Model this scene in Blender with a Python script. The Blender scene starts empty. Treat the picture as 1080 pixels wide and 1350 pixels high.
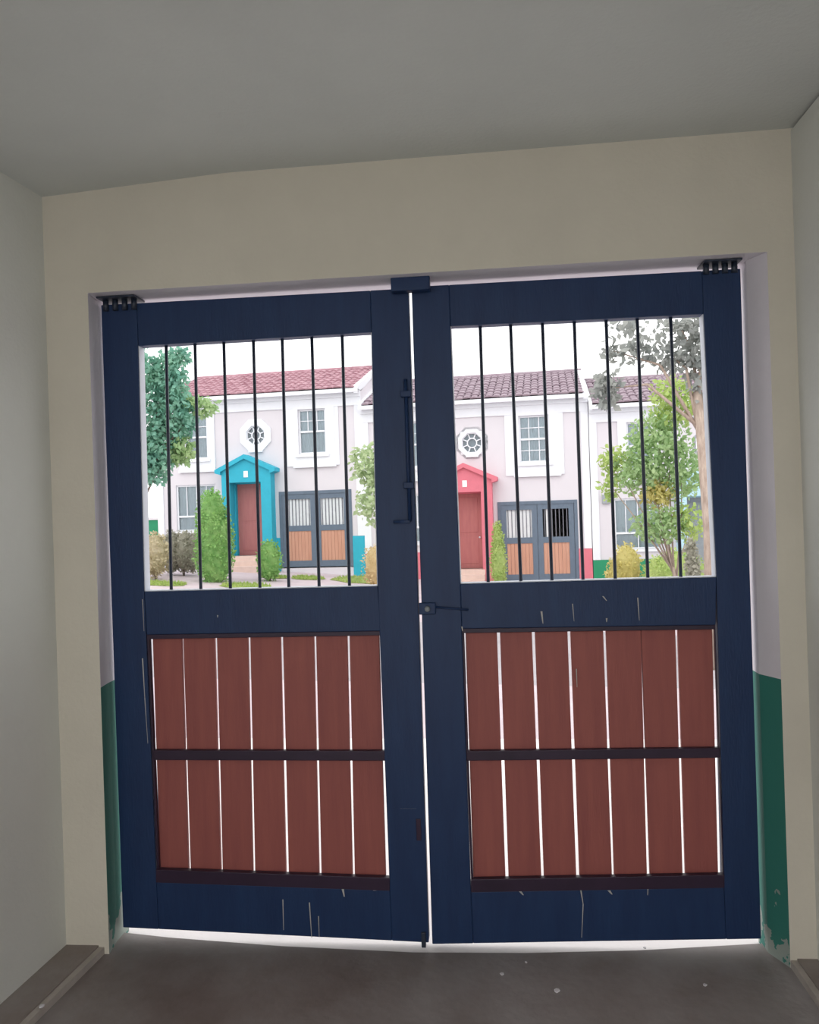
import bpy, math, random
from mathutils import Vector, Matrix

# ------------------------------------------------------------------ camera, sky, exposure
scene = bpy.context.scene
COL = scene.collection
F_PX = 1040.0
YAW, ROLL = math.radians(5.3), math.radians(-1.868)
CAM = Vector((0.0, -2.9, 1.605))
FW = Vector((-math.sin(YAW), math.cos(YAW), 0))
RT0 = Vector((math.cos(YAW), math.sin(YAW), 0))
UP0 = Vector((0, 0, 1))
RT = RT0 * math.cos(ROLL) + UP0 * math.sin(ROLL)
UP = UP0 * math.cos(ROLL) - RT0 * math.sin(ROLL)
cam_data = bpy.data.cameras.new('camera')
cam_data.sensor_fit = 'HORIZONTAL'
cam_data.sensor_width = 36.0
cam_data.lens = 36.0 * F_PX / 1080.0
cam_data.clip_start, cam_data.clip_end = 0.02, 500
cam = bpy.data.objects.new('camera', cam_data)
COL.objects.link(cam)
rot = Matrix((RT, UP, -FW)).transposed()
cam.matrix_world = Matrix.Translation(CAM) @ rot.to_4x4()
scene.camera = cam

world = bpy.data.worlds.new('overcast_sky')
scene.world = world
world.use_nodes = True
bg = world.node_tree.nodes['Background']
bg.inputs['Color'].default_value = (1.0, 1.0, 1.0, 1)
bg.inputs['Strength'].default_value = 1.6
sun_d = bpy.data.lights.new('sun', 'SUN')
sun_d.energy = 0.35
sun_d.angle = math.radians(40)
sun_d.color = (1.0, 0.97, 0.94)
sun = bpy.data.objects.new('sun', sun_d)
COL.objects.link(sun)
sun.rotation_euler = (math.radians(48), 0, math.radians(-25))
vs = scene.view_settings
vs.view_transform = 'Standard'
vs.look = 'None'
vs.gamma = 1.0
vs.use_curve_mapping = False
vs.exposure = 0.22


# ------------------------------------------------------------------ helpers
def ray(p):
    return FW + RT * ((p[0] - 540) / F_PX) - UP * ((p[1] - 675) / F_PX)


def on_y(p, Y):                       # pixel -> point on a plane parallel to the gate
    v = ray(p)
    return CAM + v * ((Y - CAM.y) / v.y)


def on_z(p, Z):                       # pixel -> point on a level plane
    v = ray(p)
    return CAM + v * ((Z - CAM.z) / v.z)


def at_dist(px, D):                   # column of the picture at horizontal distance D
    v = ray((px, 675 + (540 - px) * math.tan(-ROLL)))
    v.z = 0
    return CAM + v.normalized() * D


def height_at(px, py, D):             # height of a pixel at horizontal distance D
    v = ray((px, py))
    h = math.hypot(v.x, v.y)
    return CAM.z + v.z / h * D


def lin(c):
    return tuple(((x / 255) / 12.92 if x / 255 <= 0.04045 else ((x / 255 + 0.055) / 1.055) ** 2.4) for x in c) + (1,)


MATS = {}


def mat(name, rgb, rough=0.7, var=0.12, scale=6.0, spec=0.4, bump=0.0, bump_scale=40.0, rgb2=None, metal=0.0, stretch=None, coat=0.0):
    m = bpy.data.materials.new(name)
    m.use_nodes = True
    nt = m.node_tree
    b = nt.nodes['Principled BSDF']
    b.inputs['Roughness'].default_value = rough
    b.inputs['Specular IOR Level'].default_value = spec
    b.inputs['Metallic'].default_value = metal
    b.inputs['Coat Weight'].default_value = coat
    c = lin(rgb)
    tc = nt.nodes.new('ShaderNodeTexCoord')
    mp = nt.nodes.new('ShaderNodeMapping')
    nt.links.new(tc.outputs['Object'], mp.inputs['Vector'])
    if stretch:
        mp.inputs['Scale'].default_value = stretch
    n = nt.nodes.new('ShaderNodeTexNoise')
    n.inputs['Scale'].default_value = scale
    n.inputs['Detail'].default_value = 6
    n.inputs['Roughness'].default_value = 0.6
    nt.links.new(mp.outputs['Vector'], n.inputs['Vector'])
    r = nt.nodes.new('ShaderNodeValToRGB')
    r.color_ramp.elements[0].position = 0.3
    r.color_ramp.elements[1].position = 0.7
    if rgb2 is None:
        r.color_ramp.elements[0].color = tuple(x * (1 - var) for x in c[:3]) + (1,)
        r.color_ramp.elements[1].color = tuple(min(1, x * (1 + var)) for x in c[:3]) + (1,)
    else:
        r.color_ramp.elements[0].color = c
        r.color_ramp.elements[1].color = lin(rgb2)
    nt.links.new(n.outputs['Fac'], r.inputs['Fac'])
    nt.links.new(r.outputs['Color'], b.inputs['Base Color'])
    if bump:
        n2 = nt.nodes.new('ShaderNodeTexNoise')
        n2.inputs['Scale'].default_value = bump_scale
        n2.inputs['Detail'].default_value = 5
        nt.links.new(mp.outputs['Vector'], n2.inputs['Vector'])
        bp = nt.nodes.new('ShaderNodeBump')
        bp.inputs['Strength'].default_value = bump
        bp.inputs['Distance'].default_value = 0.01
        nt.links.new(n2.outputs['Fac'], bp.inputs['Height'])
        nt.links.new(bp.outputs['Normal'], b.inputs['Normal'])
    MATS[name] = m
    return m


def leaf_mat(name, rgb, rgb2, scale=1.5):
    m = mat(name, rgb, 0.55, rgb2=rgb2, scale=scale, spec=0.3)
    nt = m.node_tree
    b = nt.nodes['Principled BSDF']
    out = nt.nodes['Material Output']
    tr = nt.nodes.new('ShaderNodeBsdfTranslucent')
    mix = nt.nodes.new('ShaderNodeMixShader')
    mix.inputs[0].default_value = 0.35
    src = b.inputs['Base Color'].links[0].from_socket
    nt.links.new(src, tr.inputs['Color'])
    nt.links.new(b.outputs[0], mix.inputs[1])
    nt.links.new(tr.outputs[0], mix.inputs[2])
    nt.links.new(mix.outputs[0], out.inputs['Surface'])
    return m


class MB:
    def __init__(self):
        self.v, self.f, self.mi, self.cur = [], [], [], 0

    def add(self, vs_, fs):
        o = len(self.v)
        self.v += [tuple(x) for x in vs_]
        for f in fs:
            self.f.append(tuple(i + o for i in f))
            self.mi.append(self.cur)
        return self

    def box(self, x0, x1, y0, y1, z0, z1):
        return self.add([(x0, y0, z0), (x1, y0, z0), (x1, y1, z0), (x0, y1, z0), (x0, y0, z1), (x1, y0, z1), (x1, y1, z1), (x0, y1, z1)],
                        [(0, 3, 2, 1), (4, 5, 6, 7), (0, 1, 5, 4), (1, 2, 6, 5), (2, 3, 7, 6), (3, 0, 4, 7)])

    def slab(self, poly, y0, y1):         # poly of (x, z), seen from -Y counter-clockwise
        n = len(poly)
        a = [(p[0], y0, p[1]) for p in poly] + [(p[0], y1, p[1]) for p in poly]
        fs = [tuple(range(n)), tuple(range(2 * n - 1, n - 1, -1))]
        for i in range(n):
            j = (i + 1) % n
            fs.append((i, i + n, j + n, j))
        return self.add(a, fs)

    def plate(self, poly, z0, z1):        # poly of (x, y) counter-clockwise from above
        n = len(poly)
        a = [(p[0], p[1], z0) for p in poly] + [(p[0], p[1], z1) for p in poly]
        fs = [tuple(range(n - 1, -1, -1)), tuple(range(n, 2 * n))]
        for i in range(n):
            j = (i + 1) % n
            fs.append((i, j, j + n, i + n))
        return self.add(a, fs)

    def tube(self, pts, r, seg=10):
        pts = [Vector(p) for p in pts]
        rs = r if isinstance(r, (list, tuple)) else [r] * len(pts)
        rings = []
        for i, p in enumerate(pts):
            t = (pts[min(i + 1, len(pts) - 1)] - pts[max(i - 1, 0)]).normalized()
            a = Vector((0, 1, 0)) if abs(t.y) < 0.9 else Vector((1, 0, 0))
            u = t.cross(a).normalized()
            w = t.cross(u)
            rings.append([p + (u * math.cos(2 * math.pi * k / seg) + w * math.sin(2 * math.pi * k / seg)) * rs[i] for k in range(seg)])
        vs_ = [q for rg in rings for q in rg]
        fs = []
        for i in range(len(pts) - 1):
            for k in range(seg):
                k2 = (k + 1) % seg
                fs.append((i * seg + k, i * seg + k2, (i + 1) * seg + k2, (i + 1) * seg + k))
        fs.append(tuple(range(seg - 1, -1, -1)))
        fs.append(tuple(range((len(pts) - 1) * seg, len(pts) * seg)))
        return self.add(vs_, fs)

    def build(self, name, mats, parent=None, local=False, smooth=False, bevel=0.0, kind=None):
        me = bpy.data.meshes.new(name)
        off = Vector((0, 0, 0))
        if parent is not None and not local:
            q = parent
            while q is not None:
                off += q.location
                q = q.parent
        me.from_pydata([(Vector(p) - off) for p in self.v], [], self.f)
        if not isinstance(mats, (list, tuple)):
            mats = [mats]
        for m in mats:
            me.materials.append(MATS[m] if isinstance(m, str) else m)
        if len(mats) > 1:
            me.polygons.foreach_set('material_index', self.mi)
        if smooth:
            me.polygons.foreach_set('use_smooth', [True] * len(me.polygons))
        me.update()
        o = bpy.data.objects.new(name, me)
        COL.objects.link(o)
        if parent is not None:
            o.parent = parent
        if bevel:
            bv = o.modifiers.new('bevel', 'BEVEL')
            bv.width = bevel
            bv.segments = 2
            bv.limit_method = 'ANGLE'
        if kind:
            o['kind'] = kind
        return o


def tag(o, label=None, cat=None, group=None, kind=None):
    if label: o['label'] = label
    if cat: o['category'] = cat
    if group: o['group'] = group
    if kind: o['kind'] = kind
    return o


def empty(name, loc, rz=0):
    o = bpy.data.objects.new(name, None)
    o.empty_display_size = 0.2
    COL.objects.link(o)
    o.location = loc
    o.rotation_euler = (0, 0, rz)
    return o


# ------------------------------------------------------------------ materials
mat('cream_wall', (216, 209, 194), 0.75, var=0.05, scale=2.0, bump=0.15, bump_scale=60)
mat('ceiling_paint', (208, 211, 208), 0.8, var=0.04, scale=2.0, bump=0.15, bump_scale=70)
mat('side_wall', (218, 219, 213), 0.75, var=0.05, scale=1.5, bump=0.15, bump_scale=60)
mat('concrete', (112, 98, 92), 0.6, rgb2=(158, 153, 152), scale=1.3, bump=0.25, bump_scale=30)
mat('curb_concrete', (118, 104, 98), 0.6, rgb2=(150, 142, 138), scale=3.0, bump=0.25, bump_scale=30)
mat('mortar', (176, 168, 160), 0.7, var=0.15, scale=9)
mat('gate_paint', (27, 48, 86), 0.45, rgb2=(33, 57, 96), scale=3.0, spec=0.35, bump=0.12, bump_scale=25, stretch=(6, 6, 1))
mat('bead_paint', (52, 36, 56), 0.4, var=0.2, scale=5)
mat('iron', (44, 52, 68), 0.4, var=0.2, scale=12, spec=0.5)
mat('plank_wood', (150, 82, 78), 0.55, rgb2=(164, 92, 84), scale=4.0, stretch=(8, 8, 0.6), bump=0.1, bump_scale=30)
mat('bare_wood', (190, 186, 180), 0.8, var=0.1)
mat('white_plaster', (222, 218, 222), 0.8, var=0.03, scale=1.2, bump=0.1)
mat('white_trim', (226, 229, 234), 0.6, var=0.02)
mat('pink_plaster', (211, 207, 212), 0.85, var=0.03, scale=0.8, bump=0.1)
mat('roof_red', (150, 106, 118), 0.75, rgb2=(184, 146, 155), scale=2.5)
mat('roof_brown', (134, 115, 126), 0.75, rgb2=(162, 147, 156), scale=2.5)
mat('roof_under', (120, 90, 88), 0.8)
mat('turquoise', (48, 168, 192), 0.7, var=0.05)
mat('coral', (210, 116, 130), 0.7, var=0.05)
mat('pale_blue', (176, 210, 224), 0.7, var=0.04)
mat('base_green', (40, 138, 98), 0.7, var=0.06)
mat('door_wood', (174, 106, 106), 0.6, rgb2=(184, 118, 114), scale=3, stretch=(5, 5, 0.7))
mat('far_gate', (96, 110, 126), 0.5, var=0.08)
mat('far_panel', (200, 152, 130), 0.6, rgb2=(188, 138, 116), scale=3, stretch=(6, 6, 0.6))
mat('far_bar', (118, 120, 128), 0.5)
mat('curtain', (226, 228, 230), 0.9, var=0.04)
mat('shade_cloth', (224, 229, 232), 0.9, var=0.05)
mat('step_stone', (214, 190, 180), 0.8, var=0.06)
mat('paving', (188, 172, 178), 0.8, rgb2=(204, 190, 194), scale=1.2, bump=0.2)
mat('asphalt', (160, 154, 158), 0.85, rgb2=(176, 170, 174), scale=1.0, bump=0.2)
mat('drive', (226, 220, 218), 0.8, rgb2=(236, 230, 228), scale=2.0, bump=0.2)
mat('yard_concrete', (196, 194, 192), 0.8, var=0.06, scale=1.5, bump=0.2)
mat('sheen_paint', (206, 210, 220), 0.5, var=0.05, scale=8)  # pale tone carries the daylight sheen on the gate's opening edges
mat('bark', (150, 132, 120), 0.85, rgb2=(190, 172, 158), scale=6, bump=0.4, stretch=(4, 4, 1))
mat('bark_dark', (96, 84, 78), 0.85, rgb2=(126, 112, 104), scale=6, bump=0.4)
leaf_mat('leaf_teal', (108, 166, 150), (154, 198, 172), 3)
leaf_mat('leaf_green', (142, 178, 124), (188, 210, 156), 3)
leaf_mat('leaf_lime', (158, 186, 104), (198, 212, 138), 3)
leaf_mat('leaf_dusk', (146, 152, 150), (172, 174, 168), 3)
leaf_mat('leaf_yellow', (196, 186, 112), (220, 210, 144))
leaf_mat('leaf_conifer', (112, 166, 92), (164, 202, 126), 4)
leaf_mat('leaf_hedge', (184, 174, 138), (220, 208, 182), 4)
leaf_mat('leaf_grey', (160, 160, 144), (190, 186, 172), 4)
leaf_mat('leaf_pale', (150, 176, 128), (204, 216, 176), 4)
leaf_mat('grass', (150, 176, 92), (190, 204, 128), 3)
leaf_mat('leaf_tan', (196, 172, 124), (222, 204, 160), 4)
mat('blind_cloth', (192, 194, 198), 0.9)
mat('dark_room', (70, 72, 78), 0.9)
mat('meter', (150, 156, 160), 0.5)
mat('number_plate', (248, 246, 240), 0.5, var=0.02)
mat('hill_hedge', (60, 128, 96), 0.8, var=0.2)

# glass: clear with a reflective sheen
gm = bpy.data.materials.new('glass')
gm.use_nodes = True
nt = gm.node_tree
nt.nodes.remove(nt.nodes['Principled BSDF'])
tr_ = nt.nodes.new('ShaderNodeBsdfTransparent')
tr_.inputs[0].default_value = (0.86, 0.9, 0.92, 1)
gl_ = nt.nodes.new('ShaderNodeBsdfGlossy')
gl_.inputs['Roughness'].default_value = 0.05
fr_ = nt.nodes.new('ShaderNodeFresnel')
fr_.inputs[0].default_value = 1.5
mx_ = nt.nodes.new('ShaderNodeMixShader')
nt.links.new(fr_.outputs[0], mx_.inputs[0])
nt.links.new(tr_.outputs[0], mx_.inputs[1])
nt.links.new(gl_.outputs[0], mx_.inputs[2])
nt.links.new(mx_.outputs[0], nt.nodes['Material Output'].inputs['Surface'])
MATS['glass'] = gm

# gate-opening reveal: white plaster with a green painted dado below 0.99 m and scuffed bare plaster at the foot
rv = mat('reveal_paint', (226, 220, 226), 0.7, var=0.04, scale=3, bump=0.15)
nt = rv.node_tree
b = nt.nodes['Principled BSDF']
src = b.inputs['Base Color'].links[0].from_socket
geo = nt.nodes.new('ShaderNodeNewGeometry')
sep = nt.nodes.new('ShaderNodeSeparateXYZ')
nt.links.new(geo.outputs['Position'], sep.inputs[0])
lt = nt.nodes.new('ShaderNodeMath')
lt.operation = 'LESS_THAN'
lt.inputs[1].default_value = 0.99
nt.links.new(sep.outputs['Z'], lt.inputs[0])
green = nt.nodes.new('ShaderNodeMix')
green.data_type = 'RGBA'
green.inputs['B'].default_value = lin((54, 124, 112))
nt.links.new(lt.outputs[0], green.inputs['Factor'])
nt.links.new(src, green.inputs['A'])
wn = nt.nodes.new('ShaderNodeTexNoise')
wn.inputs['Scale'].default_value = 14
wn.inputs['Detail'].default_value = 4
nt.links.new(geo.outputs['Position'], wn.inputs['Vector'])
mr = nt.nodes.new('ShaderNodeMapRange')          # scuffs only near the foot
mr.inputs['From Min'].default_value = 0.36
mr.inputs['From Max'].default_value = 0.05
mr.inputs['To Min'].default_value = -0.25
mr.inputs['To Max'].default_value = 0.12
nt.links.new(sep.outputs['Z'], mr.inputs['Value'])
ad = nt.nodes.new('ShaderNodeMath')
ad.operation = 'ADD'
nt.links.new(wn.outputs['Fac'], ad.inputs[0])
nt.links.new(mr.outputs[0], ad.inputs[1])
gt = nt.nodes.new('ShaderNodeMath')
gt.operation = 'GREATER_THAN'
gt.inputs[1].default_value = 0.6
nt.links.new(ad.outputs[0], gt.inputs[0])
scuff = nt.nodes.new('ShaderNodeMix')
scuff.data_type = 'RGBA'
scuff.inputs['B'].default_value = lin((150, 160, 152))
nt.links.new(gt.outputs[0], scuff.inputs['Factor'])
nt.links.new(green.outputs['Result'], scuff.inputs['A'])
nt.links.new(scuff.outputs['Result'], b.inputs['Base Color'])

# ------------------------------------------------------------------ the garage
XL, XR, ZC = -1.60, 1.09, 2.865
YN, YF, YB = -0.09, 0.10, -3.75          # inner and outer faces of the front wall, back wall
OPN_L, OPN_R = -1.434, 1.000            # opening at the inner face
OPF_L, OPF_R = -1.446, 0.958            # and where the gate hangs
ZS = 2.457                              # soffit
XLB = XL - 0.31                         # the left wall runs a little outward
ZTOP = 3.15
g = MB()
g.plate([(XLB - 0.2, YB - 0.15), (XR + 0.2, YB - 0.15), (XR + 0.2, 0.06), (0.95, 0.06), (0.5, 0.0), (0.1, -0.03), (-0.3, -0.04), (-0.8, -0.015), (-1.25, 0.03), (-1.45, 0.06), (XL - 0.2, 0.06)], -0.25, 0.0)
g.build('floor', 'concrete', kind='structure')
g = MB()
g.slab([(XLB - 0.2, 2.815), (XL, 2.825), (-0.9, ZC), (XR + 0.2, ZC + 0.01), (XR + 0.2, ZTOP), (XLB - 0.2, ZTOP)], YB, YF)
g.build('ceiling', 'ceiling_paint', kind='structure')
g = MB()


def pier(pn, pf, xout):
    """wall beside the opening: pn/pf = reveal x at inner face/at gate, xout = far end"""
    s = 1 if xout > pn else -1
    v = [(xout, YN), (pn, YN), (pf, 0.0), (pf, YF), (xout, YF)]
    a = [(p[0], p[1], -0.2) for p in v] + [(p[0], p[1], ZTOP) for p in v]
    n = 5
    for i in range(n):
        j = (i + 1) % n
        f = (i, j, j + n, i + n) if s < 0 else (j, i, i + n, j + n)
        g.cur = 0 if i == 0 else 1
        g.add([a[k] for k in f], [(0, 1, 2, 3)])
    g.cur = 0
    g.add([a[k + n] for k in range(n)], [tuple(range(n))])


pier(OPN_L, OPF_L, XL - 0.6)
pier(OPN_R, OPF_R, XR + 0.6)
g.cur = 0
g.add([(OPN_L, YN, ZS), (OPN_R, YN, ZS), (OPN_R, YN, ZTOP), (OPN_L, YN, ZTOP)], [(0, 1, 2, 3)])
g.cur = 1
g.add([(OPN_L, YN, ZS), (OPN_R, YN, ZS), (OPF_R, 0, ZS), (OPF_L, 0, ZS)], [(3, 2, 1, 0)])
g.add([(OPF_L, 0, ZS), (OPF_R, 0, ZS), (OPF_R, YF, ZS), (OPF_L, YF, ZS)], [(3, 2, 1, 0)])
g.add([(OPF_L, YF, ZS), (OPF_R, YF, ZS), (OPF_R, YF, ZTOP), (OPF_L, YF, ZTOP)], [(3, 2, 1, 0)])
g.build('wall_front', ['cream_wall', 'reveal_paint'], kind='structure')
g = MB()
g.plate([(XL, YN), (XL - 0.15, YN), (XLB - 0.15, YB), (XLB, YB)], 0.0, ZC)
g.build('wall_left', 'side_wall', kind='structure')
g = MB()
g.plate([(XR + 0.15, YN), (XR, YN), (XR, YB), (XR + 0.15, YB)], 0.0, ZC)
g.build('wall_right', 'side_wall', kind='structure')
# unseen back wall set close, its doorway widened to let more daylight in
BX0, BX1, BZ = -1.86, 1.04, 2.8
g = MB()
g.box(XLB - 0.15, BX0, YB - 0.15, YB, 0, ZTOP)
g.box(BX1, XR + 0.15, YB - 0.15, YB, 0, ZTOP)
g.box(BX0, BX1, YB - 0.15, YB, BZ, ZTOP)
g.build('wall_back', 'side_wall', kind='structure')
g = MB()
g.box(-12, 12, -16, YB - 0.15, -0.25, -0.02)
g.build('yard_paving', 'yard_concrete', kind='structure')
# slightly raised concrete strips along both walls with a pale mortar edge
HC = 0.032
a, b2 = on_z((150, 1239), 0), on_z((20, 1362), 0)
d = (b2 - a) / (b2.y - a.y)
p0, p1 = a + d * (YN - a.y), a + d * (YB - a.y)
p1.x = max(p1.x, XLB + 0.12)
g = MB()
g.plate([(XL - .02, YN), (XLB - .02, YB), (p1.x, YB), (p0.x, YN)], -0.02, HC)
t1 = g.build('trim_1', 'curb_concrete', kind='structure')
g = MB()
g.plate([(p0.x, YN), (p1.x, YB), (p1.x + 0.022, YB), (p0.x + 0.022, YN)], -0.02, HC - 0.006)
g.build('mortar_edge', 'mortar', t1)
a, b2 = on_z((1022, 1246), 0), on_z((1095, 1320), 0)
d = (b2 - a) / (b2.y - a.y)
p0, p1 = a + d * (YN - a.y), a + d * (-1.2 - a.y)
p0.x = min(p0.x, XR - 0.03)
g = MB()
g.plate([(p0.x, YN), (p0.x + 0.02, YB), (XR + .02, YB), (XR + .02, YN)], -0.02, HC)
t2 = g.build('trim_2', 'curb_concrete', kind='structure')
g = MB()
g.plate([(p0.x - 0.022, YN), (p0.x - 0.002, YB), (p0.x + 0.02, YB), (p0.x, YN)], -0.02, HC - 0.006)
g.build('mortar_edge', 'mortar', t2)

# ------------------------------------------------------------------ the double gate
GT = 0.05                                # thickness of stiles and rails


def xz(p, Y=0.0):
    q = on_y(p, Y)
    return (q.x, q.z)


def lerp(a, b, t):
    return (a[0] + (b[0] - a[0]) * t, a[1] + (b[1] - a[1]) * t)


def on_line(a, b, y):                    # pixel of the line a-b at picture height y
    return lerp(a, b, (y - a[1]) / (b[1] - a[1]))


def make_leaf(D, label):
    base = on_y(D['outer'][3 if D['hinge'] == 'L' else 2], 0)
    root = empty('gate_leaf', (base.x, 0.0, base.z))
    tag(root, label, 'gate', 'two leaves of the garage gate')
    TL, TR, BR, BL = D['outer']
    oTL, oTR, oBR, oBL = D['open']
    pTL, pTR, pBR, pBL = D['panel']

    def piece(name, px, y0=0.0, y1=GT, m='gate_paint', bevel=0.003, parent=root):
        return MB().slab([xz(p) for p in px], y0, y1).build(name, m, parent, bevel=bevel)

    # stiles: full height, polygon follows opening and panel edges (counter-clockwise seen from inside)
    lt_, lb_ = on_line(oTL, oBL, oTL[1]), pBL
    itl, itr = lerp(TL, TR, (oTL[0] - 2 - TL[0]) / (TR[0] - TL[0])), lerp(TL, TR, (oTR[0] - 2 - TL[0]) / (TR[0] - TL[0]))
    ibl, ibr = lerp(BL, BR, (pBL[0] + 3 - BL[0]) / (BR[0] - BL[0])), lerp(BL, BR, (pBR[0] + 3 - BL[0]) / (BR[0] - BL[0]))
    piece('stile', [BL, ibl, pBL, oBL, oTL, itl, TL])
    piece('stile', [ibr, BR, TR, itr, oTR, oBR, pBR])
    piece('rail', [oTL, oTR, itr, itl], 0.001)
    piece('rail', [pTL, pTR, oBR, oBL], 0.001)
    piece('rail', [ibl, ibr, pBR, pBL], 0.001)
    # beads around the lower panel
    bw = 5

    def bead(px, y0=0.004, y1=0.022):
        piece('bead', px, y0, y1, 'bead_paint', 0.002)
    bead([pTL, (pTL[0] + bw, pTL[1] + bw), (pTR[0] - bw, pTR[1] + bw), pTR][::-1] and [(pTL[0], pTL[1] + bw + 1), (pTR[0], pTR[1] + bw + 1), pTR, pTL])
    bead([pBL, pBR, (pBR[0], pBR[1] - 17), (pBL[0], pBL[1] - 17)], -0.004, 0.02)
    bead([(pBL[0], pBL[1] - 17), (pBL[0] + 3, pBL[1] - 17), (pTL[0] + 3, pTL[1] + bw), (pTL[0], pTL[1] + bw)])
    bead([(pBR[0] - 1, pBR[1] - 17), (pBR[0], pBR[1] - 17), (pTR[0], pTR[1] + bw), (pTR[0] - 1, pTR[1] + bw)])
    # pale painted lining on the edges of the barred opening
    def sheen_strip(a, b, ox, oz):
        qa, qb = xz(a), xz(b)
        MB().slab([qa, qb, (qb[0] + ox, qb[1] + oz), (qa[0] + ox, qa[1] + oz)], 0.004, GT).build('edge_sheen', 'sheen_paint', root)
    sheen_strip(oBL, oBR, 0, .003)
    sheen_strip(oTL, oBL, .003, 0)
    sheen_strip(oBR, oTR, -.003, 0)
    # planks with daylight between them
    yp0, yp1 = 0.024, 0.042
    ty, by = D['plank_y']
    gt_, gb_, gw = D['gap_top'], D['gap_bot'], D['gap_w']
    n = len(gt_) - 1
    for i in range(n):
        fa, fb = i / n, (i + 1) / n
        wt0, wb0 = gw[i]
        wt1, wb1 = gw[i + 1]
        tla = (gt_[i] + wt0 / 2, ty[0] + (ty[1] - ty[0]) * fa - 9)
        tra = (gt_[i + 1] - wt1 / 2, ty[0] + (ty[1] - ty[0]) * fb - 9)
        bla = (gb_[i] + wb0 / 2, by[0] + (by[1] - by[0]) * fa + 9)
        bra = (gb_[i + 1] - wb1 / 2, by[0] + (by[1] - by[0]) * fb + 9)
        dy = 0.0015 * math.sin(i * 2.3)
        MB().slab([xz(p, yp0) for p in (bla, bra, tra, tla)], yp0 + dy, yp1 + dy).build('plank', 'plank_wood', root, bevel=0.0015)
    # batten across the planks
    (ax, ay), (bx_, by_) = D['batten']
    MB().slab([xz((ax, ay + 6.5)), xz((bx_, by_ + 6.5)), xz((bx_, by_ - 6.5)), xz((ax, ay - 6.5))], 0.002, 0.025).build('batten', 'bead_paint', root, bevel=0.003)
    # bars
    yb = 0.028
    for (tx, tyy), (bxx, byy) in D['bars']:
        q0, q1 = on_y((tx, tyy), yb), on_y((bxx, byy), yb)
        dv = (q1 - q0).normalized()
        MB().tube([q0 - dv * 0.03, q1 + dv * 0.03], 0.0062, 10).build('bar', 'iron', root, smooth=True)
    # chipped paint
    for pts, w in D['chips']:
        q = [xz(p) for p in pts]
        for k in range(len(q) - 1):
            ww = w * (0.6 if k else 1.0)
            MB().slab([(q[k + 1][0] - ww * .4, q[k + 1][1]), (q[k + 1][0] + ww * .4, q[k + 1][1]), (q[k][0] + ww, q[k][1]), (q[k][0] - ww, q[k][1])], -0.001, 0.004).build('paint_chip', 'bare_wood', root)
    return root


def spaced(a, b, n):
    return [a + (b - a) * i / (n - 1) for i in range(n)]


barsL = [((t, 456 - (t - 182) * 18 / 308 - 4), (bb, 780 - (bb - 190) * 7 / 308 + 3)) for t, bb in zip((219, 257, 295, 334, 372, 411, 451), (226, 265, 304, 343, 381, 421, 461))]
barsR = [((t, 430 - (t - 594) * 16 / 334 - 4), (bb, 770 - (bb - 607) * 9 / 338 + 3)) for t, bb in zip((633, 673, 715, 757, 799, 840, 884), (644, 687, 728, 769, 811.5, 854.5, 898))]
leafL = make_leaf(dict(
    hinge='L', outer=[(133, 402), (538.5, 380), (565.5, 1243), (162, 1223)], open=[(182, 456), (490, 438), (498, 773), (190, 780)],
    panel=[(193, 837), (503, 832), (514, 1174), (206, 1163)], plank_y=((843, 838), (1146, 1157)),
    gap_top=[198.5, 240, 284, 328, 371, 415, 459, 501], gap_bot=[209.5, 250, 292.5, 335, 379, 422.5, 466.5, 510.5],
    gap_w=[(5, 4), (2.2, 3), (3.6, 3), (3.2, 3), (3.4, 4), (3.2, 3.4), (3, 3), (3, 3)],
    batten=((200, 996), (508, 997)), bars=barsL,
    chips=[([(188, 868), (191, 920), (195, 980)], .0022), ([(373, 1186), (374, 1226)], .0016), ([(408, 1190), (411, 1236)], .002), ([(420, 1208), (421, 1236)], .0014),
           ([(452, 1172), (454, 1182)], .004), ([(188, 790), (190, 832)], .0012), ([(493, 1174), (512, 1172)], .003), ([(528, 1066), (549, 1066)], .0012), ([(287, 811), (287, 814)], .002)]),
    'navy wooden garage gate leaf carrying the long iron cane bolt')
leafR = make_leaf(dict(
    hinge='R', outer=[(542.5, 378), (976.5, 354), (1004, 1238), (570, 1245)], open=[(594, 430), (928, 414), (945, 761), (607, 770)],
    panel=[(609, 829), (944, 824), (955, 1170), (621, 1176)], plank_y=((834, 829), (1159, 1152)),
    gap_top=[611, 657, 703, 750, 797, 845, 892, 941], gap_bot=[622, 669, 716, 762.5, 809, 855.5, 902.5, 949],
    gap_w=[(5, 5), (4, 4), (4, 3.4), (4, 4.4), (3.6, 3), (0.4, 4), (3.6, 4), (4, 3)],
    batten=((615, 997), (950, 993)), bars=barsR,
    chips=[([(714, 806), (716, 822)], .0035), ([(755, 796), (757, 819)], .0016), ([(841, 788), (843, 818)], .0018), ([(795, 786), (800, 792)], .003), ([(800, 815), (800, 820)], .003),
           ([(609, 826), (610, 832)], .0025), ([(766, 1174), (769, 1192), (767, 1236)], .0024), ([(803, 1174), (807, 1179)], .005), ([(685, 1174), (690, 1180)], .005), ([(855, 1160), (854, 1180)], .0022),
           ([(760, 882), (761, 906)], .0018), ([(606, 804), (613, 804)], .0012)]),
    'navy wooden garage gate leaf carrying the lock latch and striker')

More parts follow.
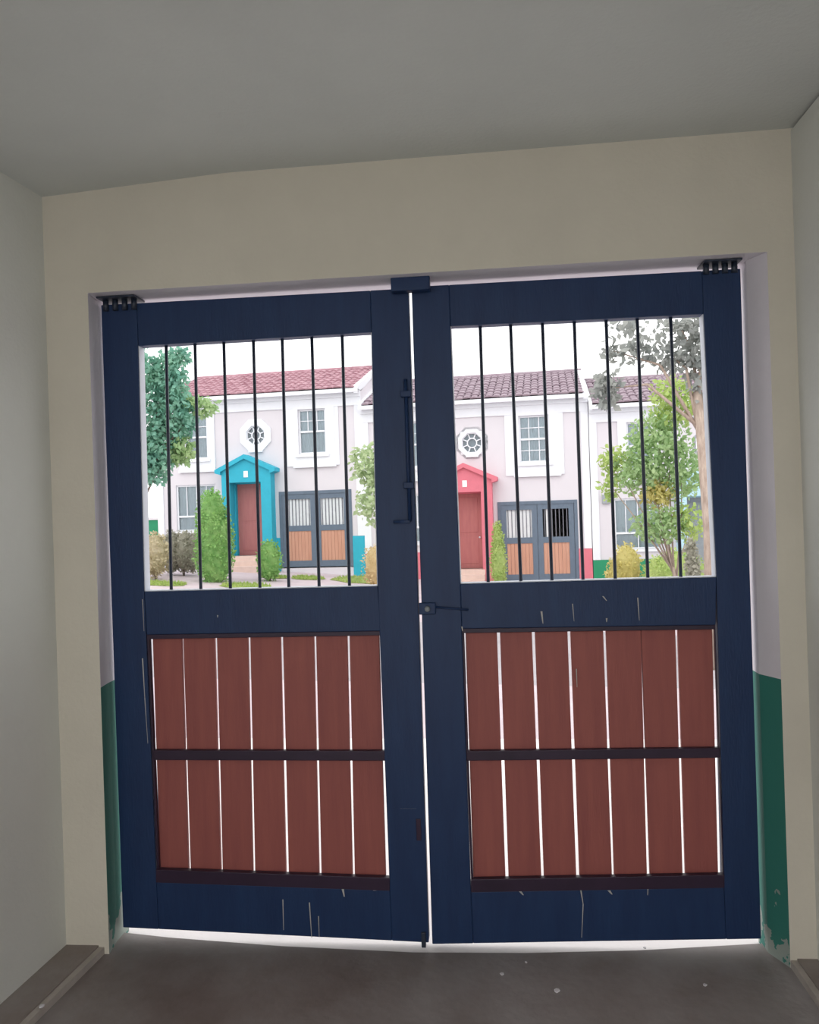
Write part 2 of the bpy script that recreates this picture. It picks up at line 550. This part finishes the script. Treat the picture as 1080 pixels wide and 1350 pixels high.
# cane bolt on the left leaf
q0, q1 = on_y((534.5, 500), -0.012), on_y((540.5, 686), -0.012)
bolt = MB().tube([q0, q1], 0.007, 10).build('cane_bolt', 'gate_paint', leafL, smooth=True)
h1 = on_y((519, 688), -0.02)
MB().tube([q1, q1 + Vector((0, -0.01, -0.004)), h1], 0.006, 8).build('handle', 'gate_paint', bolt, smooth=True)
for py in (520, 640):
    c = on_y((535 + (py - 500) * .032, py), 0)
    MB().box(c.x - .02, c.x + .02, -0.022, 0.0, c.z - .012, c.z + .012).build('guide', 'gate_paint', bolt, bevel=0.003)
# lock latch on the right leaf, keeper on the left one
c = on_y((564, 802), 0)
lk = MB().box(c.x - .032, c.x + .03, -0.012, 0.0, c.z - .022, c.z + .022).build('latch', 'gate_paint', leafR, bevel=0.004)
MB().tube([(c.x, -0.012, c.z), (c.x, -0.03, c.z)], [0.011, 0.009], 12).build('knob', 'meter', lk, smooth=True)
MB().tube([(c.x + .03, -0.006, c.z + .004), (c.x + .15, -0.006, c.z - .008)], 0.004, 8).build('slide_rod', 'gate_paint', lk, smooth=True)
c = on_y((551, 1090), 0)
MB().box(c.x - .006, c.x + .012, -0.004, 0.0, c.z - .05, c.z + .03).build('lower_keeper', 'bead_paint', leafL, bevel=0.002)
c = on_y((559, 1246), 0)
MB().box(c.x - .008, c.x + .008, -0.01, 0.012, 0.0, c.z + .05).build('drop_bolt', 'iron', leafL, bevel=0.002)


# pivot hinge plates between gate and soffit
def hinge(leaf, px0, px1, py0, py1, holes):
    a, b_ = on_y((px0, py0), 0), on_y((px1, py1), 0)
    m = MB()
    x0, x1 = a.x, b_.x
    ztop, zb = ZS - 0.001, b_.z
    m.box(x0, x1, -0.045, 0.05, ztop - 0.007, ztop)
    hp = m.build('hinge_plate', 'iron', leaf, bevel=0.001)
    n = 4
    for k in range(n):
        xx = x0 + (x1 - x0) * (k + .5) / n
        MB().tube([(xx, -0.005, ztop - 0.004), (xx, -0.005, zb - 0.012)], 0.011, 10).build('knuckle', 'iron', hp, smooth=True)
    return hp


hinge(leafL, 134, 184, 398, 404, 3)
hinge(leafR, 924, 974, 348, 355, 2)
c0, c1 = on_y((517, 372), 0), on_y((568, 386), 0)
st = MB().box(c0.x, c1.x, -0.05, -0.008, c1.z, ZS + 0.012).build('gate_stop', 'gate_paint', bevel=0.004)
tag(st, 'navy block on the lintel where both gate leaves meet', 'gate stop')

# crumbs of plaster on the floor
random.seed(5)
for i, (px, py, s) in enumerate([(735, 1307, .010), (662, 1285, .008), (55, 1327, .010), (850, 1250, .006), (694, 1269, .005), (930, 1299, .007)]):
    p = on_z((px, py), HC if i == 2 else 0)
    z0 = HC if i == 2 else 0.0
    m = MB()
    pts = []
    for k in range(7):
        an = 2 * math.pi * k / 7
        rr = s * random.uniform(.6, 1.2)
        pts.append((p.x + rr * math.cos(an), p.y + rr * math.sin(an)))
    m.plate(pts, z0, z0 + s * .5)
    tag(m.build('plaster_crumb', 'white_plaster', bevel=s * .15), 'pale plaster crumb on the raised concrete strip' if i == 2 else ('largest pale plaster crumb lying on the open floor' if i == 0 else 'tiny pale crumb of plaster lying on the concrete floor'), 'crumb', 'plaster crumbs on the floor')

# ------------------------------------------------------------------ the street
FA = math.radians(4.5)
UD = Vector((math.cos(FA), -math.sin(FA), 0))       # along the row of houses
ND = Vector((math.sin(FA), math.cos(FA), 0))        # away from us
P0 = CAM + FW * 25.0
P0.z = 0


def smooth(a, b, x):
    t = max(0, min(1, (x - a) / (b - a)))
    return t * t * (3 - 2 * t)


def ground(x, y):
    q = Vector((x, y, 0)) - P0
    u, w = q.dot(UD), q.dot(ND)
    far = -0.13 - 0.072 * (max(-30, min(30, u)) + 5)
    return -0.015 + (far + 0.0) * smooth(0.6, 12.0, y)


m = MB()
xs = [-70, -50, -40, -34] + [-30 + i for i in range(61)] + [34, 40, 50, 70]
ys = [-0.04, 0.12, 0.6] + [1 + i for i in range(26)] + [30, 36, 45, 60, 90]
for yy in ys:
    for xx in xs:
        m.v.append((xx, yy, ground(xx, yy)))
nx = len(xs)
for j in range(len(ys) - 1):
    for i in range(nx - 1):
        m.f.append((j * nx + i, j * nx + i + 1, (j + 1) * nx + i + 1, (j + 1) * nx + i))
        yc = ys[j]
        m.mi.append(1 if 6 <= yc < 13 else (0 if yc >= 3 else 2))
m.build('ground', ['paving', 'asphalt', 'drive'], smooth=True, kind='structure')

# ------------------------------------------------------------------ row of houses (x along facade, y away from us, z up)


def wall_cells(m, x0, x1, z0, z1, holes, y0, y1):
    xs_ = sorted({x0, x1, *[h[0] for h in holes], *[h[1] for h in holes]})
    zs_ = sorted({z0, z1, *[h[2] for h in holes], *[h[3] for h in holes]})
    for i in range(len(xs_) - 1):
        for j in range(len(zs_) - 1):
            cx, cz = (xs_[i] + xs_[i + 1]) / 2, (zs_[j] + zs_[j + 1]) / 2
            if any(h[0] < cx < h[1] and h[2] < cz < h[3] for h in holes):
                continue
            m.box(xs_[i], xs_[i + 1], y0, y1, zs_[j], zs_[j + 1])


def sash_window(root, x0, x1, z0, z1, cols, upper_rows, lower_rows, lower_cols=1, split=.5):
    """white window: frame mesh, panes and glazing bars and curtain as sub-parts"""
    fw_ = 0.055
    m = MB()
    m.box(x0, x1, 0.05, 0.12, z0, z0 + fw_).box(x0, x1, 0.05, 0.12, z1 - fw_, z1)
    m.box(x0, x0 + fw_, 0.05, 0.12, z0 + fw_, z1 - fw_).box(x1 - fw_, x1, 0.05, 0.12, z0 + fw_, z1 - fw_)
    zm = z0 + (z1 - z0) * split
    m.box(x0 + fw_, x1 - fw_, 0.04, 0.11, zm - .03, zm + .03)
    w = m.build('window', 'white_trim', root, local=True)
    for (a, b_) in ((z0 + fw_, zm - .03), (zm + .03, z1 - fw_)):
        MB().box(x0 + fw_, x1 - fw_, 0.085, 0.091, a, b_).build('pane', 'glass', w, local=True)
    for (a, b_, rows_, nc) in ((z0 + fw_, zm - .03, lower_rows, lower_cols), (zm + .03, z1 - fw_, upper_rows, cols)):
        for k in range(1, nc):
            xx = x0 + (x1 - x0) * k / nc
            MB().box(xx - .014, xx + .014, 0.07, 0.1, a, b_).build('glazing_bar', 'white_trim', w, local=True)
        for k in range(1, rows_):
            zz = a + (b_ - a) * k / rows_
            MB().box(x0 + fw_, x1 - fw_, 0.072, 0.098, zz - .013, zz + .013).build('glazing_bar', 'white_trim', w, local=True)
    # curtain: two gathered halves
    m = MB()
    n = 40
    for k in range(n + 1):
        xx = x0 + .03 + (x1 - x0 - .06) * k / n
        yy = 0.125 + 0.012 * math.sin(k * 1.3) + (0.03 if abs(k / n - .5) < .03 else 0)
        m.v += [(xx, yy, z0 + .02), (xx, yy, z1 - .02)]
    for k in range(n):
        m.f.append((2 * k, 2 * k + 2, 2 * k + 3, 2 * k + 1))
        m.mi.append(0)
    m.build('curtain', 'shade_cloth', w, local=True, smooth=True)
    return w


def trim_frame(root, x0, x1, z0, z1, gx0, gx1, gz0, gz1):
    m = MB()
    y0, y1 = -0.05, 0.0
    m.box(x0, gx0, y0, y1, gz0, z1).box(gx1, x1, y0, y1, gz0, z1)
    if z1 > gz1:
        m.box(gx0, gx1, y0, y1, gz1, z1)
    m.box(x0, x1, y0, y1, z0, gz0)
    t = m.build('window_surround', 'white_trim', root, local=True)
    MB().box(gx0 - .1, gx1 + .1, -0.11, -0.05, gz0 - .1, gz0 - .02).build('window_sill', 'white_trim', t, local=True)
    MB().box(x0 - .03, x1 + .03, -0.09, -0.05, z0 - .05, z0 + .03).build('apron', 'white_trim', t, local=True)
    return t


def octagon(cx, cz, r):
    return [(cx + r * math.cos(math.pi / 8 + k * math.pi / 4), cz + r * math.sin(math.pi / 8 + k * math.pi / 4)) for k in range(8)]


def annulus(m, cx, cz, r0, r1, y0, y1, n=8, ph=math.pi / 8):
    for k in range(n):
        a, b_ = ph + 2 * math.pi * k / n, ph + 2 * math.pi * (k + 1) / n
        P = lambda r, t: (cx + r * math.cos(t), cz + r * math.sin(t))
        m.slab([P(r0, a), P(r1, a), P(r1, b_), P(r0, b_)], y0, y1)


def make_house(u0, z0, accent, roof, label, number, octr, gatestyle, walltone):
    W, ZE, YD = 7.08, 5.62, 6.4          # facade width, eave height, depth
    o = P0 + UD * u0
    root = empty('townhouse', (o.x, o.y, z0), -FA)
    tag(root, label, 'house', 'row of townhouses across the street')
    wl = (1.10, 1.84, 3.69, 5.14)        # upper left window
    wr = (4.98, 5.90, 3.69, 5.14)        # upper window over the garage
    wb = (0.66, 2.06, 1.30, 2.84)        # ground floor window
    dr = (2.72, 3.78, 0.45, 2.84)        # doorway
    ga = (4.25, 6.68, 0.0, 2.50)         # garage
    oc = (3.52, 4.38)
    om = .36
    rw = .35
    och = (oc[0] - om, oc[0] + om, oc[1] - om, oc[1] + om)
    m = MB()
    wall_cells(m, 0, W, -0.6, ZE, [wl, wr, wb, dr, ga, och], 0, 0.22)
    m.box(0, 0.18, 0.22, YD, -0.6, ZE).box(W - .18, W, 0.22, YD, -0.6, ZE).box(0.18, W - .18, YD - .2, YD, -0.6, ZE)
    m.box(0.18, W - .18, 0.22, YD - .2, -0.3, -0.1)
    m.box(0.18, W - .18, 0.22, YD - .2, 2.95, 3.1)
    m.add([(0, 3.2, ZE + 1.25), (0, 0, ZE), (0, YD, ZE), (0.18, 3.2, ZE + 1.25), (0.18, 0, ZE), (0.18, YD, ZE)], [(0, 1, 2), (5, 4, 3)])
    m.add([(W, 3.2, ZE + 1.25), (W, 0, ZE), (W, YD, ZE), (W - .18, 3.2, ZE + 1.25), (W - .18, 0, ZE), (W - .18, YD, ZE)], [(2, 1, 0), (3, 4, 5)])
    m.build('wall', walltone, root, local=True)
    # coloured dado
    zb = 1.0
    for a, b_ in ((0, 2.45), (4.12, 4.25), (6.68, W)):
        MB().box(a, b_, -0.03, 0.0, -0.6, zb).build('dado', accent if accent != 'pale_blue' else 'base_green', root, local=True)
    # cornice and corner strips
    m = MB()
    m.box(0, W, -0.05, 0, 5.18, 5.45).box(0, W, -0.12, 0, 5.45, 5.62)
    m.box(0, 0.22, -0.04, 0, zb, 5.18).box(W - .22, W, -0.04, 0, zb, 5.18)
    m.box(4.55, 4.83, -0.035, 0, 3.3, 5.18).box(6.05, 6.33, -0.035, 0, 3.3, 5.18)
    m.build('cornice', 'white_trim', root, local=True)
    m = MB()
    m.box(0.0, W, -0.38, -0.26, 5.56, 5.68).box(0, W, -0.28, 0.02, 5.62, 5.66)
    m.build('gutter', 'white_trim', root, local=True)
    # roof: deck, verge boards, ridge, tiles
    zr = ZE + 1.28
    ye, yr = -0.36, 3.2
    ze = ZE + 0.04
    deck = MB()
    deck.add([(0, ye, ze), (W, ye, ze), (W, yr, zr), (0, yr, zr), (0, YD + .3, ze), (W, YD + .3, ze)],
             [(0, 1, 2, 3), (3, 2, 5, 4)])
    rf = deck.build('roof', 'roof_under', root, local=True)
    for xv0, xv1 in ((0.0, 0.1), (W - .14, W)):
        MB().add([(xv0, ye, ze - .14), (xv1, ye, ze - .14), (xv1, ye, ze + .10), (xv0, ye, ze + .10), (xv0, yr, zr - .14), (xv1, yr, zr - .14), (xv1, yr, zr + .10), (xv0, yr, zr + .10)],
                 [(0, 1, 2, 3), (1, 5, 6, 2), (5, 4, 7, 6), (4, 0, 3, 7), (3, 2, 6, 7), (4, 5, 1, 0)]).build('verge_board', 'white_trim', rf, local=True)
    m = MB()
    rows_, cols_ = 9, 30
    sl = Vector((0, yr - ye, zr - ze))
    nn = Vector((0, -(zr - ze), yr - ye)).normalized()
    tw = (W - .2) / cols_
    rnd = random.Random(int(u0 * 10))
    for r_ in range(rows_):
        for c_ in range(cols_):
            jit = rnd.uniform(-.012, .012)
            t0, t1 = r_ / rows_, (r_ + 1.12) / rows_
            x_ = .1 + c_ * tw
            ring = []
            for t_, lift in ((t0, .055 + jit), (min(t1, 1.0), .02 + jit)):
                for k in range(5):
                    an = math.pi * k / 4
                    p = Vector((x_ + tw * .5 - tw * .52 * math.cos(an), ye, ze)) + sl * t_ + nn * (lift + .06 * math.sin(an))
                    ring.append(tuple(p))
            fs = [(k, k + 1, k + 6, k + 5) for k in range(4)] + [(4, 3, 2, 1, 0)]
            m.add(ring, fs)
    m.build('roof_tiles', roof, rf, local=True, kind='stuff')
    MB().tube([(0, yr, zr + .04), (W, yr, zr + .04)], .1, 8).build('ridge', roof, rf, local=True, smooth=True)
    # windows
    sash_window(root, *wl, 2, 2, 1)
    sash_window(root, *wr, 3, 2, 2 if gatestyle else 1, 3 if gatestyle else 1)
    sash_window(root, *wb, 4, 1, 1, 2, .32)
    trim_frame(root, wl[0] - .26, wl[1] + .26, 3.30, 5.18, *wl)
    trim_frame(root, wr[0] - .16, wr[1] + .3, 3.30, 5.18, *wr)
    MB().box(wb[0] - .06, wb[1] + .06, -.05, .05, wb[2] - .08, wb[2]).build('window_sill', 'white_trim', root, local=True)
    # octagonal window
    m = MB()
    annulus(m, oc[0], oc[1], rw * .96, octr, -0.05, 0.0)
    annulus(m, oc[0], oc[1], rw * .96, .54, 0.0, 0.02)
    ow = m.build('octagon_window', 'white_trim', root, local=True)
    MB().slab(octagon(oc[0], oc[1], rw), 0.06, 0.066).build('pane', 'glass', ow, local=True)
    MB().slab(octagon(oc[0], oc[1], rw * 1.1), 0.11, 0.115).build('blind', 'blind_cloth', ow, local=True)
    m = MB()
    annulus(m, oc[0], oc[1], .13, .165, 0.02, 0.07, 16)
    annulus(m, oc[0], oc[1], rw * .88, rw, 0.0, 0.07)
    m.build('rim', 'white_trim', ow, local=True)
    for k in range(8):
        an = math.pi / 8 + k * math.pi / 4
        c_, s_ = math.cos(an), math.sin(an)
        w_ = .017
        MB().slab([(oc[0] + c_ * .15 + s_ * w_, oc[1] + s_ * .15 - c_ * w_), (oc[0] + c_ * rw * .95 + s_ * w_, oc[1] + s_ * rw * .95 - c_ * w_),
                   (oc[0] + c_ * rw * .95 - s_ * w_, oc[1] + s_ * rw * .95 + c_ * w_), (oc[0] + c_ * .15 - s_ * w_, oc[1] + s_ * .15 + c_ * w_)], .025, .065).build('spoke', 'white_trim', ow, local=True)
    MB().slab([(oc[0] - octr * .42, oc[1] - octr * .98), (oc[0] + octr * .42, oc[1] - octr * .98), (oc[0] + octr * .42, oc[1] - octr * .9), (oc[0] - octr * .42, oc[1] - octr * .9)], -.1, -.05).build('drip_ledge', 'white_trim', ow, local=True)
    # portico
    m = MB()
    pj = -0.4
    m.box(2.45, 2.72, pj, 0.0, 0, 2.84).box(3.78, 4.12, pj, 0.0, 0, 2.84)
    m.slab([(2.45, 2.84), (4.12, 2.84), (4.12, 3.22), (3.27, 3.62), (2.45, 3.22)], pj, 0.0)
    m.box(2.719, 2.76, 0.0, 0.26, .45, 2.84).box(3.74, 3.781, 0.0, 0.26, .45, 2.84).box(2.72, 3.78, 0, .26, 2.80, 2.841)
    po = m.build('portico', accent, root, local=True)
    MB().slab([(2.26, 3.16), (2.45, 3.10), (2.45, 3.2), (3.27, 3.6), (4.12, 3.2), (4.12, 3.10), (4.30, 3.16), (4.30, 3.27), (3.27, 3.74), (2.26, 3.27)], pj - .1, 0.0).build('gable_cap', accent, po, local=True)
    MB().box(3.22, 3.36, pj - .015, pj, 3.0, 3.2).build('number_plate', 'number_plate', po, local=True)
    dmat = 'meter' if number == 3 else 'door_wood'
    dd = MB().box(2.76, 3.74, .16, .20, .45, 2.80).build('door', dmat, root, local=True)
    for a, b_ in ((.60, 1.48), (1.58, 2.68)):
        MB().box(2.88, 3.62, .148, .16, a, b_).build('door_panel', dmat, dd, local=True, bevel=.008)
    MB().tube([(3.66, .16, 1.42), (3.66, .11, 1.42)], .03, 10).build('door_knob', 'white_trim', dd, local=True, smooth=True)
    for k in range(3):
        MB().box(2.66 - .0 * k, 3.84 + .0 * k, -.42 - .28 * k, -.14 if k else .16, -.3, .45 - .15 * k).build('step', 'step_stone', root, local=True)
    # garage gate
    gx0, gx1, gz1 = ga[0], ga[1], ga[3]
    m = MB()
    m.box(gx0, gx0 + .1, -.02, .1, 0.02, gz1).box(gx1 - .1, gx1, -.02, .1, 0.02, gz1).box(gx0 + .1, gx1 - .1, -.02, .1, gz1 - .1, gz1)
    hw = (gx1 - gx0 - .2) / 2
    lv = []
    for k in range(2):
        a = gx0 + .1 + k * hw
        b_ = a + hw - .01
        m.box(a, a + .16, .0, .07, .04, gz1 - .1).box(b_ - .16, b_, .0, .07, .04, gz1 - .1)
        m.box(a + .16, b_ - .16, .0, .07, .04, .24).box(a + .16, b_ - .16, .0, .07, 1.2, 1.38).box(a + .16, b_ - .16, .0, .07, 2.24, gz1 - .1)
        lv.append((a + .16, b_ - .16))
    gg = m.build('garage_gate', 'far_gate', root, local=True)
    for a, b_ in lv:
        for k in range(7):
            w_ = (b_ - a) / 7
            MB().box(a + w_ * k + .003, a + w_ * (k + 1) - .003, .02, .045, .24, 1.2).build('panel_board', 'far_panel', gg, local=True)
        for k in range(7):
            xx = a + (b_ - a) * (k + .5) / 7
            MB().box(xx - .012, xx + .012, .025, .05, 1.38, 2.24).build('bar', 'far_bar', gg, local=True)
    if gatestyle == 1:      # pale sheet behind the bars of one leaf
        a, b_ = lv[0]
        MB().box(a, b_, .055, .06, 1.38, 2.24).build('backing_sheet', 'curtain', gg, local=True)
        a, b_ = lv[1]
        MB().box(a + .1, a + .26, .055, .06, 1.38, 2.24).build('backing_sheet', 'curtain', gg, local=True)
    elif gatestyle == 0:
        for a, b_ in lv:
            MB().box(a, b_, .055, .06, 1.38, 2.24).build('backing_sheet', 'shade_cloth', gg, local=True)
    if number == 3:
        MB().box(.32, .56, -.08, 0, 2.70, 2.98).build('electric_meter', 'meter', root, local=True, bevel=.01)
    return root


make_house(-8.55, -0.10, 'turquoise', 'roof_red', 'white two-storey townhouse with the turquoise gabled porch', 1, .57, 0, 'pink_plaster')
make_house(-1.47, -0.68, 'coral', 'roof_brown', 'white two-storey townhouse with the coral red gabled porch', 2, .46, 1, 'pink_plaster')
make_house(5.63, -1.04, 'pale_blue', 'roof_brown', 'white two-storey townhouse with green base, half hidden behind the trees', 3, .46, 0, 'pink_plaster')


# ------------------------------------------------------------------ planting
def leaves(m, rnd, c, rad, n, size, shell=0.55, droop=0.3):
    for _ in range(n):
        while True:
            v = Vector((rnd.uniform(-1, 1), rnd.uniform(-1, 1), rnd.uniform(-1, 1)))
            if 0.01 < v.length <= 1:
                break
        v = v.normalized() * (shell + (1 - shell) * rnd.random() ** .6)
        p = Vector(c) + Vector((v.x * rad[0], v.y * rad[1], v.z * rad[2]))
        d_ = Vector((rnd.uniform(-1, 1), rnd.uniform(-1, 1), rnd.uniform(-1, 1) - droop)).normalized()
        s_ = d_.cross(Vector((rnd.uniform(-1, 1), rnd.uniform(-1, 1), rnd.uniform(-1, 1)))).normalized()
        nn = d_.cross(s_)
        L = size * rnd.uniform(.7, 1.3)
        w = L * .32
        m.add([p, p + d_ * L * .5 + s_ * w + nn * L * .06, p + d_ * L, p + d_ * L * .5 - s_ * w + nn * L * .06], [(0, 1, 2), (0, 2, 3)])


def lump(m, rnd, c, rad, amp=.12):
    rows_, seg = 9, 14
    o = len(m.v)
    for i in range(rows_ + 1):
        th = math.pi * i / rows_
        for k in range(seg):
            ph = 2 * math.pi * k / seg
            q = 1 + rnd.uniform(-amp, amp)
            m.v.append((c[0] + rad[0] * q * math.sin(th) * math.cos(ph), c[1] + rad[1] * q * math.sin(th) * math.sin(ph), c[2] + rad[2] * q * math.cos(th)))
    for i in range(rows_):
        for k in range(seg):
            k2 = (k + 1) % seg
            m.f.append((o + i * seg + k, o + (i + 1) * seg + k, o + (i + 1) * seg + k2, o + i * seg + k2))
            m.mi.append(m.cur)


def blob(px, py, D, rpx_x, rpx_z, depth=None):
    """crown lobe seen at a pixel, at distance D: centre and radii in metres"""
    p = at_dist(px, D)
    p.z = height_at(px, py, D)
    s = D / F_PX
    return p, (rpx_x * s, depth or rpx_x * s, rpx_z * s)


def tree(name, label, base_px, D, trunk_h, r, lobes, lobe_mat, seed, bark='bark', lean=0.0, group=None, branches=True):
    rnd = random.Random(seed)
    b_ = at_dist(base_px, D)
    b_.z = ground(b_.x, b_.y) - .04
    root = empty(name, b_)
    tag(root, label, 'tree', group)
    top = b_ + Vector((lean, 0, trunk_h))
    nb = 0
    mid = b_ + Vector((lean * .35 + r * .4, 0, trunk_h * .5))
    MB().tube([b_, mid, top], [r, r * .8, r * .55], 10).build('trunk', bark, root, smooth=True)
    mats_ = {}
    for (c, rad, n, size, shell, mt) in lobes:
        mm = mats_.setdefault(mt, MB())
        leaves(mm, rnd, c, rad, n, size, shell)
        nb += 1
        if branches and (trunk_h < 2.5 or nb % 3 != 0):
            mid2 = top.lerp(c, .5) + Vector((rnd.uniform(-.1, .1), rnd.uniform(-.1, .1), .08))
            MB().tube([mid.lerp(top, rnd.uniform(.45, .98)), mid2, c], [min(r * .4, .03), min(r * .28, .02), .006], 6).build('branch', bark, root, smooth=True)
    for mt, mm in mats_.items():
        mm.build('foliage', mt, root, kind='stuff')
    return root


def shrub(name, label, px, D, shapes, mt, seed, leaf=.07, n=900, cat='shrub', group=None):
    """shapes: (offset px, height of centre, rx, rz) in metres"""
    rnd = random.Random(seed)
    b_ = at_dist(px, D)
    b_.z = ground(b_.x, b_.y) - .02
    root = empty(name, b_)
    tag(root, label, cat, group)
    m = MB()
    for (dx, h, rx, rz) in shapes:
        c = b_ + Vector((dx, 0, h))
        lump(m, rnd, c, (rx * .8, rx * .8, rz * .85), .1)
        leaves(m, rnd, c, (rx, rx, rz), n, leaf, .8, -.3)
    m.build('foliage', mt, root, kind='stuff')
    MB().tube([b_ - Vector((0, 0, .05)), b_ + Vector((0, 0, .4))], .04, 6).build('stem', 'bark_dark', root, smooth=True)
    return root


D1 = 17.5
L = []
for (px, py, rx, rz, n, mt) in [(180, 545, 42, 95, 1500, 'leaf_teal'), (226, 500, 26, 38, 750, 'leaf_teal'), (235, 545, 28, 40, 800, 'leaf_teal'), (205, 600, 26, 38, 600, 'leaf_teal'),
                            (150, 480, 50, 60, 700, 'leaf_teal'), (268, 535, 22, 12, 170, 'leaf_green'), (240, 593, 20, 18, 300, 'leaf_green'), (246, 468, 12, 10, 90, 'leaf_teal')]:
    c, rad = blob(px, py, D1, rx, rz)
    L.append((c, rad, int(n * 1.5), .13, .25, mt))
tree('broadleaf_tree', 'dark blue-green leafy tree in front of the turquoise-porch house', 168, D1, 2.2, .12, L, None, 11, 'bark_dark')

D2 = 14.5
L = []
for (px, py, rx, rz, n, mt) in [(893, 530, 34, 34, 420, 'leaf_lime'), (872, 575, 40, 34, 480, 'leaf_green'), (845, 620, 36, 34, 420, 'leaf_green'), (900, 620, 30, 40, 380, 'leaf_green'),
                            (868, 650, 24, 18, 170, 'leaf_yellow'), (868, 690, 36, 26, 360, 'leaf_green'), (812, 605, 24, 18, 120, 'leaf_lime'), (806, 640, 14, 28, 60, 'leaf_lime'), (905, 690, 22, 26, 130, 'leaf_lime')]:
    c, rad = blob(px, py, D2, rx, rz)
    L.append((c, rad, int(n * 1.7), .105, .15, mt))
tree('young_tree', 'bright green airy tree with yellow tufts before the green-based house', 893, D2, 1.5, .045, L, None, 12, 'bark', lean=-.1)

D3 = 12.0
L = []
for (px, py, rx, rz, n) in [(806, 512, 17, 26, 170), (815, 462, 14, 22, 45), (850, 455, 30, 24, 110), (893, 470, 30, 22, 150), (905, 430, 36, 20, 150), (840, 425, 30, 10, 60), (930, 470, 20, 60, 260), (960, 440, 50, 40, 260)]:
    c, rad = blob(px, py, D3, rx, rz)
    L.append((c, rad, n, .13, .1, 'leaf_dusk'))
tree('old_street_tree', 'tall tree with thick pale trunk and grey sparse hanging leaves', 934, D3, 4.0, .115, L, None, 13, 'bark', lean=-.1)

L = []
for (px, py, rx, rz, n) in [(490, 612, 26, 30, 420), (498, 660, 30, 32, 480), (515, 630, 30, 40, 400)]:
    c, rad = blob(px, py, 17.5, rx, rz)
    L.append((c, rad, n, .14, .3, 'leaf_pale'))
tree('small_tree', 'small pale green tree between the two garages', 514, 17.5, 1.4, .06, L, None, 14, 'bark')

shrub('conifer_bush', 'tall dense green conifer beside the turquoise porch', 281, 22.6, [(0, .75, .56, .95), (-.02, 1.75, .45, .85), (.02, 1.2, .56, 1.0)], 'leaf_conifer', 21, .09, 900)
shrub('round_bush', 'low round green bush right of the turquoise porch steps', 353, 23.0, [(0, .6, .36, .62)], 'leaf_conifer', 22, .09, 600)
shrub('hedge_bush', 'yellowish flowering hedge bush by the green garden wall', 203, 23.0, [(-.5, .75, .5, .65), (0.0, .7, .42, .62), (-1.1, .8, .5, .6)], 'leaf_hedge', 23, .1, 600)
shrub('hedge_bush', 'grey-green clipped hedge bush under the ground floor window', 240, 24.2, [(-.35, .72, .36, .66), (.05, .72, .36, .64), (.3, .7, .3, .6)], 'leaf_grey', 24, .09, 500)
shrub('slim_cypress', 'slim upright bright green cypress beside the coral porch', 655, 23.0, [(0, .75, .25, .85), (0, 1.25, .17, .75)], 'leaf_lime', 25, .07, 700)
shrub('tan_bush', 'dry tan bush at the corner of the turquoise-based wall', 498, 22.0, [(0, .6, .52, .68)], 'leaf_tan', 26, .09, 400)
shrub('garden_bush', 'yellow-green bush growing against the green wall base', 822, 22.0, [(0.05, .85, .42, .72), (-.22, .6, .34, .6)], 'leaf_yellow', 27, .09, 450)
shrub('garden_bush', 'wide lime green bush at the foot of the airy tree', 886, 21.5, [(0, .8, .6, .72), (.45, .7, .42, .66), (-.42, .7, .4, .62)], 'leaf_lime', 28, .09, 450)
shrub('climber_bush', 'dark narrow bush clinging beside the thick pale trunk', 911, 13.4, [(0, .5, .13, .5), (.03, 1.1, .12, .5), (-.02, 1.6, .09, .35)], 'leaf_grey', 29, .08, 300)

# low green garden wall at the end of the row
q = P0 + UD * -10.2 + ND * 1.0
gw = empty('garden_wall', (q.x, q.y, 0), -FA)
tag(gw, 'low dark green garden wall beside the turquoise-porch house', 'garden wall')
MB().box(-9, 1.6, 0, .2, -.6, 1.62).build('wall_body', 'base_green', gw, local=True)
MB().box(-9.05, 1.65, -.04, .24, 1.62, 1.7).build('coping', 'white_plaster', gw, local=True)

# lawn patches
rnd = random.Random(3)
for (px, py, rx, rz, lab) in [(206, 770, .8, .5, 'patch of lawn before the yellowish hedge bush'), (322, 773, .7, .6, 'small kerbside lawn patch facing the turquoise porch'),
                              (360, 751, .45, .3, 'lawn patch around the low round bush'), (404, 750, .5, .5, 'lawn strip before the turquoise house garage'), (482, 754, 1.1, 1.2, 'lawn patch around the dry tan bush')]:
    D = 22.0
    for _ in range(12):
        p = at_dist(px, D)
        zt = ground(p.x, p.y)
        v = ray((px, py))
        D = max(15, min(24, (zt - CAM.z) / (v.z / math.hypot(v.x, v.y))))
    p = at_dist(px, D)
    m = MB()
    n = 16
    ring = [(p.x + rx * math.cos(2 * math.pi * k / n) * rnd.uniform(.85, 1.1), p.y + rz * math.sin(2 * math.pi * k / n) * rnd.uniform(.85, 1.1)) for k in range(n)]
    m.add([(p.x, p.y, ground(p.x, p.y) + .05)] + [(a, b_, ground(a, b_) + .015) for a, b_ in ring], [(0, 1 + k, 1 + (k + 1) % n) for k in range(n)])
    for _ in range(500):
        an, rr = rnd.uniform(0, 2 * math.pi), math.sqrt(rnd.random()) * .95
        x_, y_ = p.x + rx * rr * math.cos(an), p.y + rz * rr * math.sin(an)
        z_ = ground(x_, y_) + .01
        h = rnd.uniform(.05, .1)
        w = .02
        dx, dy = rnd.uniform(-.04, .04), rnd.uniform(-.04, .04)
        ca, sa = math.cos(an * 7) * w, math.sin(an * 7) * w
        m.add([(x_ - ca, y_ - sa, z_), (x_ + ca, y_ + sa, z_), (x_ + dx, y_ + dy, z_ + h)], [(0, 1, 2)])
    tag(m.build('lawn_patch', 'grass'), lab, 'grass', kind='stuff')
